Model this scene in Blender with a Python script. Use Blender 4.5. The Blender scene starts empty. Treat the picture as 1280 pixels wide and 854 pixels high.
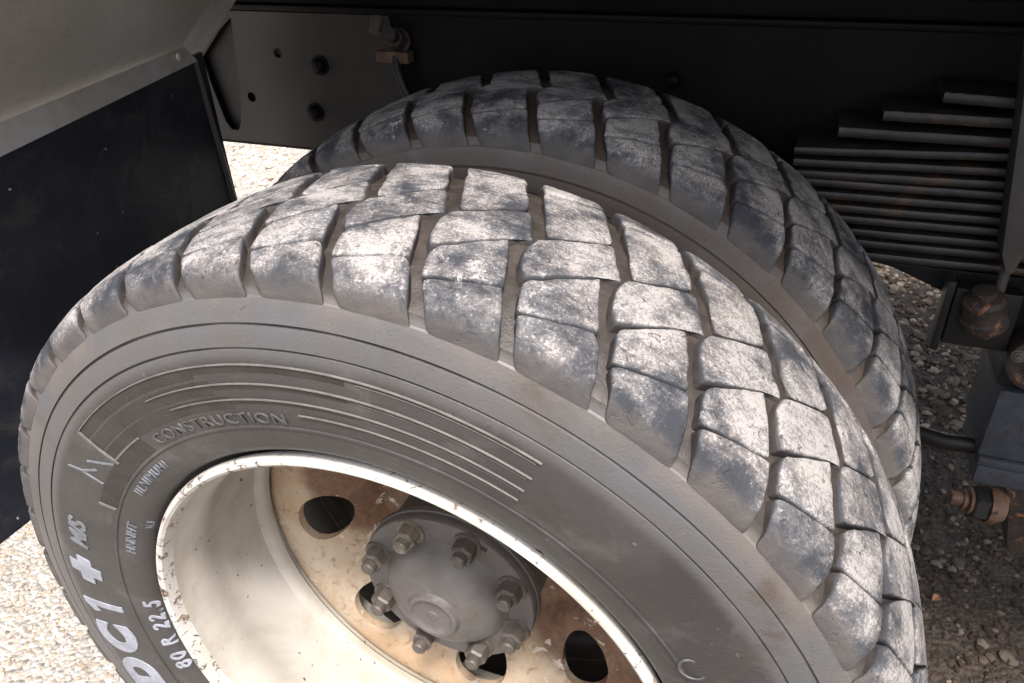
import bpy, bmesh, math, random
import numpy as np
from mathutils import Vector, Matrix

random.seed(7)
rng = np.random.default_rng(7)
SC = bpy.context.scene
COL = SC.collection

# ------------------------------------------------------------------ camera, sky, sun, exposure
cam_d = bpy.data.cameras.new("camera")
cam = bpy.data.objects.new("camera", cam_d)
COL.objects.link(cam)
R_ = Vector((0.93376, 0.35684, -0.02735)); U_ = Vector((-0.16362, 0.49363, 0.85414)); F_ = Vector((-0.3183, 0.79309, -0.51932))
M = Matrix(((R_.x, U_.x, -F_.x, 0.31552), (R_.y, U_.y, -F_.y, -0.53839), (R_.z, U_.z, -F_.z, 0.72772), (0, 0, 0, 1)))
cam.matrix_world = M
cam_d.sensor_width = 36.0
cam_d.lens = 957.94 / 1280 * 36.0
cam_d.clip_start = 0.02
cam_d.clip_end = 500
SC.camera = cam

SUN_DIR = Vector((0.24, -0.40, 0.885)).normalized()        # towards the sun
elev = math.asin(SUN_DIR.z)
azim = math.atan2(SUN_DIR.x, SUN_DIR.y)
w = bpy.data.worlds.new("World")
SC.world = w
w.use_nodes = True
nt = w.node_tree
bg = nt.nodes["Background"]
sky = nt.nodes.new("ShaderNodeTexSky")
sky.sky_type = 'NISHITA'
sky.sun_disc = False
sky.sun_elevation = elev
sky.sun_rotation = azim
sky.air_density = 1.0
sky.dust_density = 4.0
sky.ozone_density = 1.0
hz = nt.nodes.new("ShaderNodeHueSaturation")               # thin white overcast: the blue of the sky is mostly washed out
hz.inputs["Saturation"].default_value = 0.6
nt.links.new(sky.outputs[0], hz.inputs["Color"])
nt.links.new(hz.outputs[0], bg.inputs[0])
bg.inputs[1].default_value = 0.12
sl = bpy.data.lights.new("sun", 'SUN')
sl.energy = 2.4
sl.angle = math.radians(9)
sl.color = (1.0, 0.955, 0.91)
so = bpy.data.objects.new("sun", sl)
COL.objects.link(so)
so.location = SUN_DIR * 20
so.rotation_euler = SUN_DIR.to_track_quat('Z', 'Y').to_euler()
SC.view_settings.view_transform = 'Standard'
SC.view_settings.look = 'None'
SC.view_settings.gamma = 1
SC.view_settings.exposure = 1.45

# ------------------------------------------------------------------ materials
def lin(c):
    return (c[0], c[1], c[2], 1.0)

class NB:
    def __init__(s, name):
        s.m = bpy.data.materials.new(name)
        s.m.use_nodes = True
        s.t = s.m.node_tree
        s.b = s.t.nodes["Principled BSDF"]
        s.n = s.t.nodes
        tc = s.n.new("ShaderNodeTexCoord")
        oi = s.n.new("ShaderNodeObjectInfo")
        v = s.n.new("ShaderNodeVectorMath"); v.operation = 'SCALE'
        cx = s.n.new("ShaderNodeCombineXYZ")
        for i in range(3):
            s.l(oi.outputs["Random"], cx.inputs[i])
        s.l(cx.outputs[0], v.inputs[0]); v.inputs["Scale"].default_value = 37.0
        a = s.n.new("ShaderNodeVectorMath"); a.operation = 'ADD'
        s.l(tc.outputs["Object"], a.inputs[0]); s.l(v.outputs[0], a.inputs[1])
        s.co = a.outputs[0]
        s.raw = tc.outputs["Object"]; s.tc = tc
        s.rnd = oi.outputs["Random"]
    def l(s, a, b):
        s.t.links.new(a, b)
    def noise(s, scale, detail=6, rough=0.6, dist=0.0, co=None):
        n = s.n.new("ShaderNodeTexNoise")
        n.inputs["Scale"].default_value = scale; n.inputs["Detail"].default_value = detail
        n.inputs["Roughness"].default_value = rough; n.inputs["Distortion"].default_value = dist
        s.l(co or s.co, n.inputs["Vector"])
        return n.outputs["Fac"]
    def vor(s, scale, feature='F1', co=None):
        n = s.n.new("ShaderNodeTexVoronoi"); n.feature = feature
        n.inputs["Scale"].default_value = scale
        s.l(co or s.co, n.inputs["Vector"])
        return n
    def step(s, x, a, b):
        n = s.n.new("ShaderNodeMapRange"); n.interpolation_type = 'SMOOTHSTEP'
        s.l(x, n.inputs["Value"]); n.inputs["From Min"].default_value = a; n.inputs["From Max"].default_value = b
        return n.outputs[0]
    def math(s, op, a, b=None):
        n = s.n.new("ShaderNodeMath"); n.operation = op
        for i, x in enumerate((a, b)):
            if x is None: continue
            if isinstance(x, (int, float)): n.inputs[i].default_value = x
            else: s.l(x, n.inputs[i])
        return n.outputs[0]
    def mix(s, f, a, b):
        n = s.n.new("ShaderNodeMix"); n.data_type = 'RGBA'
        if isinstance(f, (int, float)): n.inputs[0].default_value = f
        else: s.l(f, n.inputs[0])
        for i, x in ((6, a), (7, b)):
            if isinstance(x, tuple): n.inputs[i].default_value = lin(x)
            else: s.l(x, n.inputs[i])
        return n.outputs[2]
    def attr(s, name):
        n = s.n.new("ShaderNodeAttribute"); n.attribute_name = name
        return n.outputs["Fac"]
    def sep(s):
        n = s.n.new("ShaderNodeSeparateXYZ"); s.l(s.raw, n.inputs[0]); return n.outputs
    def bump(s, h, dist, strength=1.0):
        n = s.n.new("ShaderNodeBump"); n.inputs["Distance"].default_value = dist; n.inputs["Strength"].default_value = strength
        s.l(h, n.inputs["Height"]); s.l(n.outputs[0], s.b.inputs["Normal"])
    def done(s, color, rough=0.7, metal=0.0, spec=0.5):
        if isinstance(color, tuple): s.b.inputs["Base Color"].default_value = lin(color)
        else: s.l(color, s.b.inputs["Base Color"])
        if isinstance(rough, (int, float)): s.b.inputs["Roughness"].default_value = rough
        else: s.l(rough, s.b.inputs["Roughness"])
        if isinstance(metal, (int, float)): s.b.inputs["Metallic"].default_value = metal
        else: s.l(metal, s.b.inputs["Metallic"])
        s.b.inputs["Specular IOR Level"].default_value = spec
        return s.m

def simple(name, c1, c2, scale=20, rough=0.7, metal=0.0, bscale=150, bdist=0.0006, speck=None, spec=0.4):
    s = NB(name)
    f = s.step(s.noise(scale, 8, 0.65, 0.3), 0.3, 0.7)
    c = s.mix(f, c1, c2)
    if speck:
        col, sc, th = speck
        c = s.mix(s.step(s.noise(sc, 3, 0.5), th, th + 0.05), c, col)
    s.bump(s.noise(bscale, 5, 0.6), bdist)
    return s.done(c, rough, metal, spec)

MAT = {}
TREAD_TC = []
def m_tread():
    s = NB("dusty_worn_tread_rubber")
    s.co = s.raw                       # one pattern for the whole tyre, so it runs on from block to block
    s.m['whole_tyre'] = True
    wear = s.attr("wear"); sh = s.attr("shoulder")
    big = s.noise(15, 4, 0.55, 0.5)
    mid = s.noise(70, 9, 0.72, 0.4)
    fine = s.noise(420, 6, 0.8, 0.1)
    # scuffs run round the tyre: stretch the pattern along the direction of travel
    mp = s.n.new("ShaderNodeMapping"); s.l(s.co, mp.inputs[0]); mp.inputs["Scale"].default_value = (22, 150, 60)
    scuff = s.noise(1.0, 6, 0.65, 0.3, mp.outputs[0])
    slate = s.mix(s.step(big, 0.35, 0.65), (0.032, 0.034, 0.041), (0.062, 0.062, 0.067))
    dust = s.mix(s.step(s.noise(27, 3, 0.5), 0.35, 0.65), (0.188, 0.168, 0.159), (0.160, 0.152, 0.154))
    grain = s.math('ADD', s.math('MULTIPLY', mid, 0.48), s.math('ADD', s.math('MULTIPLY', fine, 0.34), s.math('MULTIPLY', scuff, 0.18)))
    lvl = s.math('ADD', grain, s.math('ADD', s.math('MULTIPLY', s.math('SUBTRACT', big, 0.5), 0.62), s.math('MULTIPLY', s.math('SUBTRACT', wear, 0.80), 0.38)))
    d = s.step(lvl, 0.39, 0.62)
    c = s.mix(d, slate, dust)
    chalk = s.math('MULTIPLY', s.step(s.math('ADD', lvl, s.math('MULTIPLY', s.math('SUBTRACT', fine, 0.5), 0.7)), 0.555, 0.65), s.step(wear, 0.35, 0.7))
    c = s.mix(s.math('MULTIPLY', chalk, 0.85), c, (0.345, 0.322, 0.308))
    c = s.mix(s.math('MULTIPLY', s.math('MULTIPLY', s.step(s.noise(34, 5, 0.7, 0.8), 0.63, 0.70), s.step(fine, 0.42, 0.52)), s.step(wear, 0.35, 0.6)), c, (0.37, 0.35, 0.335))
    cut = s.math('MULTIPLY', s.step(s.noise(110, 3, 0.5, 1.5), 0.36, 0.30), s.step(wear, 0.3, 0.6))
    c = s.mix(s.math('MULTIPLY', cut, 0.7), c, (0.030, 0.026, 0.026))
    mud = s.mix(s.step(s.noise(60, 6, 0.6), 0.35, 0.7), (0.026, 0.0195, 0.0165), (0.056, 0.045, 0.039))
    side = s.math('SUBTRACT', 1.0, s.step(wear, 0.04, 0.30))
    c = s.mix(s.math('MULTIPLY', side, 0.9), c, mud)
    lower = s.mix(s.step(s.noise(20, 6, 0.6, 0.6), 0.35, 0.65), (0.070, 0.065, 0.064), (0.104, 0.091, 0.084))
    c = s.mix(s.step(s.math('ADD', sh, s.math('MULTIPLY', s.math('SUBTRACT', mid, 0.5), 0.9)), 0.25, 0.85), c, lower)
    h = s.math('ADD', s.math('MULTIPLY', mid, 1.0), s.math('ADD', s.math('MULTIPLY', fine, 0.5), s.math('MULTIPLY', cut, -0.35)))
    s.bump(h, 0.0017, 0.75)
    TREAD_TC.append(s.tc)
    return s.done(c, 0.8, 0, 0.28)
def m_side(name="dusty_sidewall_rubber", muddy=0.0):
    s = NB(name); s.co = s.raw
    x, y, z = s.sep()
    r = s.math('POWER', s.math('ADD', s.math('MULTIPLY', x, x), s.math('MULTIPLY', z, z)), 0.5)
    n = s.noise(9, 6, 0.6, 0.5); f = s.noise(140, 5, 0.6)
    c = s.mix(s.step(n, 0.3, 0.72), (0.035, 0.032, 0.0305), (0.051, 0.047, 0.045))
    dusty = s.mix(s.step(s.noise(14, 5, 0.6), 0.35, 0.65), (0.100, 0.092, 0.088), (0.098, 0.097, 0.100))
    up = s.math('ADD', s.step(r, 0.405, 0.425), s.math('MULTIPLY', s.math('SUBTRACT', n, 0.5), 0.5))
    c = s.mix(s.math('MULTIPLY', s.step(up, 0.0, 1.0), 0.85), c, dusty)
    tan = s.math('MULTIPLY', s.step(r, 0.44, 0.46), s.step(s.noise(11, 5, 0.6, 1.0), 0.42, 0.62))
    # tan road dust above the outer ring
    c = s.mix(s.math('MULTIPLY', tan, 0.75), c, (0.130, 0.110, 0.098))
    groove = s.math('MULTIPLY', s.step(r, 0.4655, 0.4745), 0.95)
    c = s.mix(s.math('MULTIPLY', s.step(s.noise(5.5, 5, 0.6, 0.8), 0.56, 0.68), 0.7), c, (0.062, 0.046, 0.036))
    c = s.mix(s.math('MULTIPLY', s.step(s.noise(19, 7, 0.7, 0.5), 0.52, 0.70), 0.45), c, (0.105, 0.097, 0.094))
    c = s.mix(s.math('MULTIPLY', s.step(f, 0.66, 0.8), 0.3), c, (0.13, 0.12, 0.11))
    c = s.mix(s.math('MULTIPLY', s.step(s.noise(120, 3, 0.5, 0.4), 0.70, 0.75), s.math('MULTIPLY', s.step(s.noise(10, 3, 0.5), 0.45, 0.6), 0.6)), c, (0.165, 0.145, 0.128))
    c = s.mix(s.math('MULTIPLY', s.step(s.noise(85, 4, 0.6, 1.5), 0.34, 0.28), 0.5), c, (0.035, 0.030, 0.028))
    for ra, rb in ((.4219, .4237), (.4419, .4440), (.3405, .3418)):
        c = s.mix(s.math('MULTIPLY', s.math('MULTIPLY', s.step(r, ra - .0003, ra), s.step(r, rb + .0003, rb)), s.step(s.noise(7, 3, 0.5), 0.30, 0.62)), c, (0.022, 0.018, 0.016))
    c = s.mix(groove, c, s.mix(s.step(s.noise(55, 6, 0.6), 0.35, 0.7), (0.024, 0.018, 0.015), (0.054, 0.043, 0.037)))
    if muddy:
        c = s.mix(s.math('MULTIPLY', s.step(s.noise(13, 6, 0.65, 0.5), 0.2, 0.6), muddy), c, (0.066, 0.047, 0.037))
    s.bump(s.math('ADD', s.noise(420, 4, 0.6), s.noise(40, 4, 0.6)), 0.0007, 0.7)
    return s.done(c, 0.5, 0, 0.5)
def m_rim():
    s = NB("old_white_wheel_paint"); s.co = s.raw
    n = s.noise(7, 6, 0.65, 0.4); f = s.noise(60, 7, 0.7, 0.5)
    c = s.mix(s.step(n, 0.35, 0.7), (0.41, 0.385, 0.345), (0.31, 0.275, 0.225))
    c = s.mix(s.math('MULTIPLY', s.step(f, 0.60, 0.72), 0.35), c, (0.26, 0.20, 0.145))
    c = s.mix(s.step(s.noise(95, 2, 0.4), 0.735, 0.755), c, (0.06, 0.045, 0.035))
    s.bump(s.noise(120, 5, 0.6), 0.0006, 0.6)
    return s.done(c, 0.45, 0, 0.45)
def m_lip():
    s = NB("chipped_wheel_flange_paint"); s.co = s.raw
    x, y, z = s.sep()
    f = s.noise(70, 7, 0.7, 0.7)
    c = s.mix(s.step(s.noise(9, 4, 0.5), 0.4, 0.6), (0.52, 0.50, 0.47), (0.42, 0.38, 0.33))
    left = s.step(x, -0.02, -0.22)
    thr = s.math('ADD', f, s.math('MULTIPLY', left, 0.06))
    c = s.mix(s.step(thr, 0.595, 0.63), c, s.mix(s.step(s.noise(200, 4, 0.6), 0.4, 0.6), (0.05, 0.035, 0.03), (0.30, 0.22, 0.16)))
    s.bump(f, 0.0012, 0.7)
    return s.done(c, 0.5, 0, 0.4)
def m_disc():
    s = NB("rust_stained_wheel_disc_paint"); s.co = s.raw
    x, y, z = s.sep()
    r = s.math('POWER', s.math('ADD', s.math('MULTIPLY', x, x), s.math('MULTIPLY', z, z)), 0.5)
    n = s.noise(8, 8, 0.68, 0.8); f = s.noise(42, 8, 0.72, 1.0)
    paint = s.mix(s.step(n, 0.3, 0.7), (0.43, 0.36, 0.28), (0.35, 0.235, 0.14))
    # rust runs on the half of the disc that stood uppermost when the wheel was last parked
    top = s.step(s.math('ADD', s.math('MULTIPLY', z, 0.80), s.math('MULTIPLY', x, 0.60)), -0.135, 0.01)
    inner = s.step(r, 0.265, 0.17)
    def patch(px, pz, r0, r1):
        d2 = s.math('ADD', s.math('POWER', s.math('SUBTRACT', x, px), 2.0), s.math('POWER', s.math('SUBTRACT', z, pz), 2.0))
        return s.step(s.math('POWER', d2, 0.5), r1, r0)
    top = s.math('MAXIMUM', patch(-.105, .065, .075, .165), patch(.18, -.05, .08, .19))
    k = s.math('ADD', s.math('ADD', s.math('MULTIPLY', top, 0.62), s.math('MULTIPLY', inner, 0.26)), s.math('ADD', s.math('MULTIPLY', n, 0.4), s.math('MULTIPLY', f, 0.42)))
    rust = s.mix(s.step(f, 0.35, 0.7), (0.070, 0.028, 0.014), (0.165, 0.080, 0.038))
    c = s.mix(s.math('MULTIPLY', s.step(k, 0.70, 0.98), 0.9), paint, rust)
    c = s.mix(s.step(s.noise(26, 7, 0.7, 1.2), 0.61, 0.635), c, (0.50, 0.43, 0.37))
    c = s.mix(s.math('MULTIPLY', s.step(s.noise(75, 6, 0.7, 0.8), 0.53, 0.66), 0.65), c, (0.18, 0.10, 0.055))
    s.bump(f, 0.0012, 0.6)
    return s.done(c, 0.55, 0, 0.4)
def m_hub():
    s = NB("grimy_grey_hub_paint"); s.co = s.raw
    n = s.noise(22, 6, 0.6, 0.4); f = s.noise(190, 5, 0.65)
    c = s.mix(s.step(n, 0.3, 0.7), (0.080, 0.069, 0.063), (0.112, 0.102, 0.098))
    c = s.mix(s.math('MULTIPLY', s.step(f, 0.55, 0.75), 0.4), c, (0.11, 0.092, 0.078))
    c = s.mix(s.math('MULTIPLY', s.step(s.noise(33, 7, 0.7, 0.9), 0.56, 0.66), 0.75), c, (0.115, 0.070, 0.045))
    c = s.mix(s.math('MULTIPLY', s.step(s.noise(60, 6, 0.7, 0.5), 0.62, 0.70), 0.6), c, (0.048, 0.041, 0.038))
    s.bump(s.math('ADD', s.math('MULTIPLY', f, 0.7), s.noise(75, 5, 0.6)), 0.0016, 0.7)
    return s.done(c, 0.5, 0, 0.45)
def m_flap():
    s = NB("black_scuffed_flap_rubber")
    n = s.noise(10, 6, 0.6, 0.4); f = s.noise(85, 2, 0.4)
    c = s.mix(s.step(n, 0.4, 0.72), (0.012, 0.0135, 0.0205), (0.022, 0.0235, 0.030))
    c = s.mix(s.math('MULTIPLY', s.step(s.noise(13, 8, 0.75, 0.6), 0.48, 0.70), 0.8), c, (0.048, 0.044, 0.040))
    mp = s.n.new('ShaderNodeMapping'); s.l(s.raw, mp.inputs[0]); mp.inputs['Scale'].default_value = (40, 60, 3)
    c = s.mix(s.math('MULTIPLY', s.step(s.noise(1.0, 5, 0.6, 0.8, mp.outputs[0]), 0.60, 0.72), 0.5), c, (0.040, 0.037, 0.034))
    c = s.mix(s.step(f, 0.765, 0.785), c, (0.32, 0.32, 0.33))
    s.bump(s.noise(60, 5, 0.6), 0.0008, 0.5)
    return s.done(c, 0.42, 0, 0.45)
def m_guard():
    s = NB("dirty_painted_guard_metal")
    x, y, z = s.sep()
    n = s.noise(5, 6, 0.6, 0.5); f = s.noise(60, 6, 0.65)
    c = s.mix(s.step(n, 0.3, 0.7), (0.58, 0.54, 0.48), (0.68, 0.64, 0.58))
    c = s.mix(s.math('MULTIPLY', s.step(f, 0.5, 0.8), 0.4), c, (0.34, 0.285, 0.23))
    s.bump(f, 0.0004, 0.5)
    return s.done(c, 0.48, 0.6, 0.5)
def m_trim():
    s = NB("dull_aluminium_trim")
    n = s.noise(14, 6, 0.65, 0.3)
    c = s.mix(s.step(n, 0.35, 0.75), (0.50, 0.49, 0.475), (0.38, 0.34, 0.29))
    c = s.mix(s.step(s.noise(38, 6, 0.7), 0.63, 0.72), c, (0.16, 0.10, 0.06))
    s.bump(s.noise(90, 5, 0.6), 0.0005, 0.5)
    return s.done(c, 0.5, 0.35, 0.5)
def m_chassis():
    s = NB("black_chassis_paint")
    n = s.noise(6, 7, 0.65, 0.5); f = s.noise(70, 6, 0.7)
    c = s.mix(s.step(n, 0.35, 0.7), (0.003, 0.0028, 0.0034), (0.007, 0.006, 0.0055))
    c = s.mix(s.math('MULTIPLY', s.step(f, 0.55, 0.75), 0.3), c, (0.016, 0.0125, 0.011))
    s.bump(s.noise(160, 4, 0.6), 0.0003, 0.5)
    return s.done(c, 0.5, 0, 0.12)
def m_spring():
    s = NB("spring_steel_with_rust")
    n = s.noise(17, 7, 0.7, 0.8); f = s.noise(110, 6, 0.65)
    c = s.mix(s.step(n, 0.35, 0.65), (0.011, 0.0105, 0.011), (0.030, 0.0255, 0.022))
    c = s.mix(s.math('MULTIPLY', s.step(s.noise(9, 7, 0.7, 1.0, s.raw), 0.54, 0.66), 0.75), c, (0.075, 0.040, 0.020))
    s.bump(f, 0.0006, 0.6)
    return s.done(c, 0.5, 0.1, 0.5)
def m_rust(name, a, b, c3):
    s = NB(name)
    n = s.noise(30, 8, 0.7, 0.8)
    c = s.mix(s.step(n, 0.35, 0.6), a, b)
    c = s.mix(s.step(s.noise(55, 6, 0.7, 0.6), 0.55, 0.65), c, c3)
    s.bump(s.noise(150, 6, 0.7), 0.001, 0.7)
    return s.done(c, 0.65, 0, 0.4)
def m_ground():
    s = NB("gravel_earth")
    n = s.noise(1.3, 6, 0.6); f = s.noise(38, 8, 0.7); v = s.vor(95)
    a = s.mix(s.step(f, 0.35, 0.7), (0.33, 0.285, 0.24), (0.50, 0.46, 0.41))
    hs = s.n.new("ShaderNodeSeparateColor"); s.l(v.outputs["Color"], hs.inputs[0])
    c = s.mix(s.step(hs.outputs[0], 0.35, 0.95), a, (0.50, 0.47, 0.43))
    c = s.mix(s.math('MULTIPLY', s.step(hs.outputs[1], 0.72, 0.9), 0.7), c, (0.40, 0.30, 0.21))
    c = s.mix(s.math('MULTIPLY', s.step(hs.outputs[2], 0.86, 0.95), 0.6), c, (0.22, 0.205, 0.185))
    x, y, z = s.sep()
    # brown soil below the truck, with its shade darkened into the colour
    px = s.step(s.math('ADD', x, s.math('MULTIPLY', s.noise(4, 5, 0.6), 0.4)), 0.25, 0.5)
    under_shade = s.math('MULTIPLY', px, s.step(y, 3.6, 3.0))
    c = s.mix(s.math('MULTIPLY', under_shade, 0.94), c, s.mix(s.step(f, 0.3, 0.7), (0.020, 0.0135, 0.0095), (0.066, 0.046, 0.032)))
    s.bump(s.math('ADD', s.math('MULTIPLY', v.outputs["Distance"], -0.8), f), 0.02, 0.8)
    return s.done(c, 0.9, 0, 0.3)
def m_stone(name, cols, rough=0.85):
    s = NB(name)
    n = s.noise(40, 6, 0.6)
    at = s.attr("tint")
    c = s.mix(s.step(at, 0.0, 0.5), cols[0], cols[1])
    c = s.mix(s.step(at, 0.5, 1.0), c, cols[2])
    c = s.mix(s.math('MULTIPLY', s.step(n, 0.4, 0.7), 0.5), c, cols[3])
    s.bump(s.noise(90, 5, 0.6), 0.002, 0.6)
    return s.done(c, rough, 0, 0.4)
def m_stoneobj():
    s = NB("loose_stone")
    n = s.noise(45, 6, 0.6)
    c = s.mix(s.step(s.rnd, 0.1, 0.8), (0.040, 0.029, 0.021), (0.18, 0.145, 0.118))
    c = s.mix(s.math('MULTIPLY', s.step(n, 0.4, 0.7), 0.55), c, (0.10, 0.08, 0.062))
    s.bump(s.noise(110, 5, 0.6), 0.002, 0.6)
    return s.done(c, 0.85, 0, 0.4)

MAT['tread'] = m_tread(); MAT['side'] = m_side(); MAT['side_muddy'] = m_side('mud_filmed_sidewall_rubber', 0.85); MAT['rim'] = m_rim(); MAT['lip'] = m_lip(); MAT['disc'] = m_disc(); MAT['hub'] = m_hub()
MAT['band'] = simple("dark_ribbed_rubber", (0.022, 0.018, 0.017), (0.036, 0.031, 0.028), 30, 0.5, 0, 300, 0.0006)
MAT['ridge'] = simple("pale_glint_rubber_edge", (0.105, 0.097, 0.090), (0.165, 0.152, 0.143), 60, 0.5, 0, 300, 0.0004)  # pale tone paints the glint along the raised ridges
MAT['emboss'] = simple("embossed_rubber", (0.055, 0.053, 0.053), (0.12, 0.115, 0.112), 120, 0.42, 0, 300, 0.0004)
MAT['white'] = simple("faded_white_letter_paint", (0.30, 0.31, 0.355), (0.20, 0.205, 0.23), 40, 0.6, 0, 200, 0.0005, ((0.09, 0.085, 0.08), 90, 0.68))
MAT['bluegrey'] = simple("faded_blue_grey_letter_paint", (0.17, 0.18, 0.21), (0.10, 0.10, 0.11), 60, 0.6, 0, 200, 0.0004, ((0.13, 0.125, 0.12), 110, 0.58))
MAT['bolt'] = simple("grimy_bolt_steel", (0.070, 0.060, 0.054), (0.115, 0.094, 0.080), 90, 0.5, 0.2, 220, 0.0006)
MAT['boltclean'] = simple("pale_bolt_steel", (0.24, 0.21, 0.165), (0.10, 0.085, 0.07), 70, 0.45, 0.3, 220, 0.0006)
MAT['flap'] = m_flap(); MAT['guard'] = m_guard(); MAT['trim'] = m_trim(); MAT['chassis'] = m_chassis(); MAT['spring'] = m_spring()
MAT['bar'] = simple("dusty_grey_bar_paint", (0.040, 0.035, 0.033), (0.058, 0.051, 0.047), 20, 0.55, 0, 120, 0.0005)
MAT['rust'] = m_rust("flaking_orange_rust", (0.020, 0.017, 0.017), (0.04, 0.027, 0.021), (0.20, 0.085, 0.04))
MAT['copper'] = m_rust("bare_copper_rust", (0.07, 0.034, 0.022), (0.13, 0.075, 0.05), (0.028, 0.017, 0.013))
MAT['casting'] = m_rust("blue_grey_casting_paint", (0.028, 0.033, 0.043), (0.042, 0.047, 0.058), (0.026, 0.022, 0.020))
MAT['rail_lit'] = simple('lit_rail_paint', (0.016, 0.0138, 0.013), (0.030, 0.025, 0.023), 8, 0.5, 0, 140, 0.0004)  # paler copy of the rail paint, standing for light on its left end
MAT['black'] = simple("oily_black_steel", (0.005, 0.0048, 0.0048), (0.012, 0.010, 0.0095), 25, 0.5, 0, 120, 0.0006)
MAT['ground'] = m_ground()
MAT['gravel_dark'] = m_stone("shade_toned_gravel", [(0.022, 0.0140, 0.0090), (0.060, 0.041, 0.028), (0.165, 0.130, 0.10), (0.034, 0.022, 0.014)])  # shade beside the wheels is darkened into this brown gravel
MAT['gravel_far'] = m_stone('sunlit_brown_gravel', [(0.045, 0.031, 0.021), (0.13, 0.092, 0.064), (0.29, 0.235, 0.185), (0.07, 0.047, 0.032)])  # lighter copy of the gravel above, sunlight farther back put into its colour
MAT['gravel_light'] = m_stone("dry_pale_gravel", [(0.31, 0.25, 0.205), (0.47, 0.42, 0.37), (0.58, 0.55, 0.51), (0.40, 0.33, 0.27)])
MAT['stone'] = m_stoneobj()
MAT['leaf'] = simple("dry_orange_leaf", (0.42, 0.20, 0.09), (0.28, 0.13, 0.07), 40, 0.8)

# ------------------------------------------------------------------ helpers
def mesh_from(name, V, F, mats, fmat=None, attr=None, angle=40):
    me = bpy.data.meshes.new(name)
    me.from_pydata([tuple(map(float, v)) for v in V], [], [tuple(map(int, f)) for f in F])
    for m in mats: me.materials.append(m)
    if fmat is not None: me.polygons.foreach_set("material_index", np.array(fmat, dtype=np.int32))
    if attr:
        for k, vals in attr.items():
            a = me.attributes.new(k, 'FLOAT', 'POINT'); a.data.foreach_set("value", np.array(vals, dtype=np.float32))
    me.update()
    smooth(me, angle)
    return me
def smooth(me, angle=40):
    me.shade_smooth()
    me.set_sharp_from_angle(angle=math.radians(angle))
def link(name, me, parent=None, label=None):
    o = bpy.data.objects.new(name, me); COL.objects.link(o)
    if parent is not None: o.parent = parent
    if label: o["label"] = label
    return o
def empty(name, label, cat, loc=(0, 0, 0), group=None):
    o = bpy.data.objects.new(name, None); COL.objects.link(o)
    o.location = loc; o["label"] = label; o["category"] = cat; o.empty_display_size = 0.1
    if group: o["group"] = group
    return o
def bm_mesh(name, bm, mat, angle=40):
    bmesh.ops.remove_doubles(bm, verts=bm.verts, dist=1e-6)
    bmesh.ops.recalc_face_normals(bm, faces=bm.faces)
    me = bpy.data.meshes.new(name); bm.to_mesh(me); bm.free()
    me.materials.append(mat); smooth(me, angle)
    return me
def lathe(name, prof, mats, n=192, fm=None, angle=35, a0=0.0, a1=360.0):
    """prof: list of (radius, y). Axis is y."""
    full = abs(a1 - a0 - 360) < 1e-6
    k = len(prof); cols = n if full else n + 1
    V, F, FM = [], [], []
    for i in range(cols):
        a = math.radians(a0 + (a1 - a0) * i / n)
        for (r, y) in prof: V.append((r * math.sin(a), y, r * math.cos(a)))
    for i in range(n):
        j = (i + 1) % cols
        for q in range(k - 1):
            F.append((i * k + q, j * k + q, j * k + q + 1, i * k + q + 1))
            if fm: FM.append(fm[q])
    return mesh_from(name, V, F, mats, FM or None, angle=angle)
def box_bm(bm, lo, hi, bev=0.0):
    g = bmesh.ops.create_cube(bm, size=1.0)
    vs = g['verts']
    for v in vs:
        v.co = Vector([lo[i] + (v.co[i] + 0.5) * (hi[i] - lo[i]) for i in range(3)])
    if bev > 0:
        es = list({e for v in vs for e in v.link_edges})
        bmesh.ops.bevel(bm, geom=es, offset=bev, segments=2, affect='EDGES', profile=0.6)
def box_mesh(name, lo, hi, mat, bev=0.003):
    bm = bmesh.new(); box_bm(bm, lo, hi, bev)
    return bm_mesh(name, bm, mat)
def cyl_bm(bm, p0, p1, r0, r1=None, n=24, caps=True):
    p0, p1 = Vector(p0), Vector(p1); r1 = r0 if r1 is None else r1
    d = (p1 - p0); q = d.to_track_quat('Z', 'Y')
    a = [bm.verts.new(p0 + q @ Vector((r0 * math.cos(2 * math.pi * i / n), r0 * math.sin(2 * math.pi * i / n), 0))) for i in range(n)]
    b = [bm.verts.new(p1 + q @ Vector((r1 * math.cos(2 * math.pi * i / n), r1 * math.sin(2 * math.pi * i / n), 0))) for i in range(n)]
    for i in range(n): bm.faces.new((a[i], a[(i + 1) % n], b[(i + 1) % n], b[i]))
    if caps:
        bm.faces.new(list(reversed(a))); bm.faces.new(b)
    return a, b
def prism_bm(bm, poly, y0, y1, bev=0.0):
    """poly: list of (x, z) in the plane y = y0, extruded to y1."""
    a = [bm.verts.new((x, y0, z)) for x, z in poly]
    b = [bm.verts.new((x, y1, z)) for x, z in poly]
    n = len(poly)
    bm.faces.new(a); bm.faces.new(list(reversed(b)))
    for i in range(n): bm.faces.new((a[i], b[i], b[(i + 1) % n], a[(i + 1) % n]))
    bmesh.ops.recalc_face_normals(bm, faces=bm.faces)
    if bev: bmesh.ops.bevel(bm, geom=list(bm.edges), offset=bev, segments=2, affect='EDGES', profile=0.6)
def tube_bm(bm, pts, r, n=12):
    rings = []
    for i, p in enumerate(pts):
        p = Vector(p); d = (Vector(pts[min(i + 1, len(pts) - 1)]) - Vector(pts[max(i - 1, 0)])).normalized()
        q = d.to_track_quat('Z', 'Y')
        rings.append([bm.verts.new(p + q @ Vector((r * math.cos(2 * math.pi * k / n), r * math.sin(2 * math.pi * k / n), 0))) for k in range(n)])
    for a, b in zip(rings, rings[1:]):
        for k in range(n): bm.faces.new((a[k], a[(k + 1) % n], b[(k + 1) % n], b[k]))
    bm.faces.new(list(reversed(rings[0]))); bm.faces.new(rings[-1])
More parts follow.
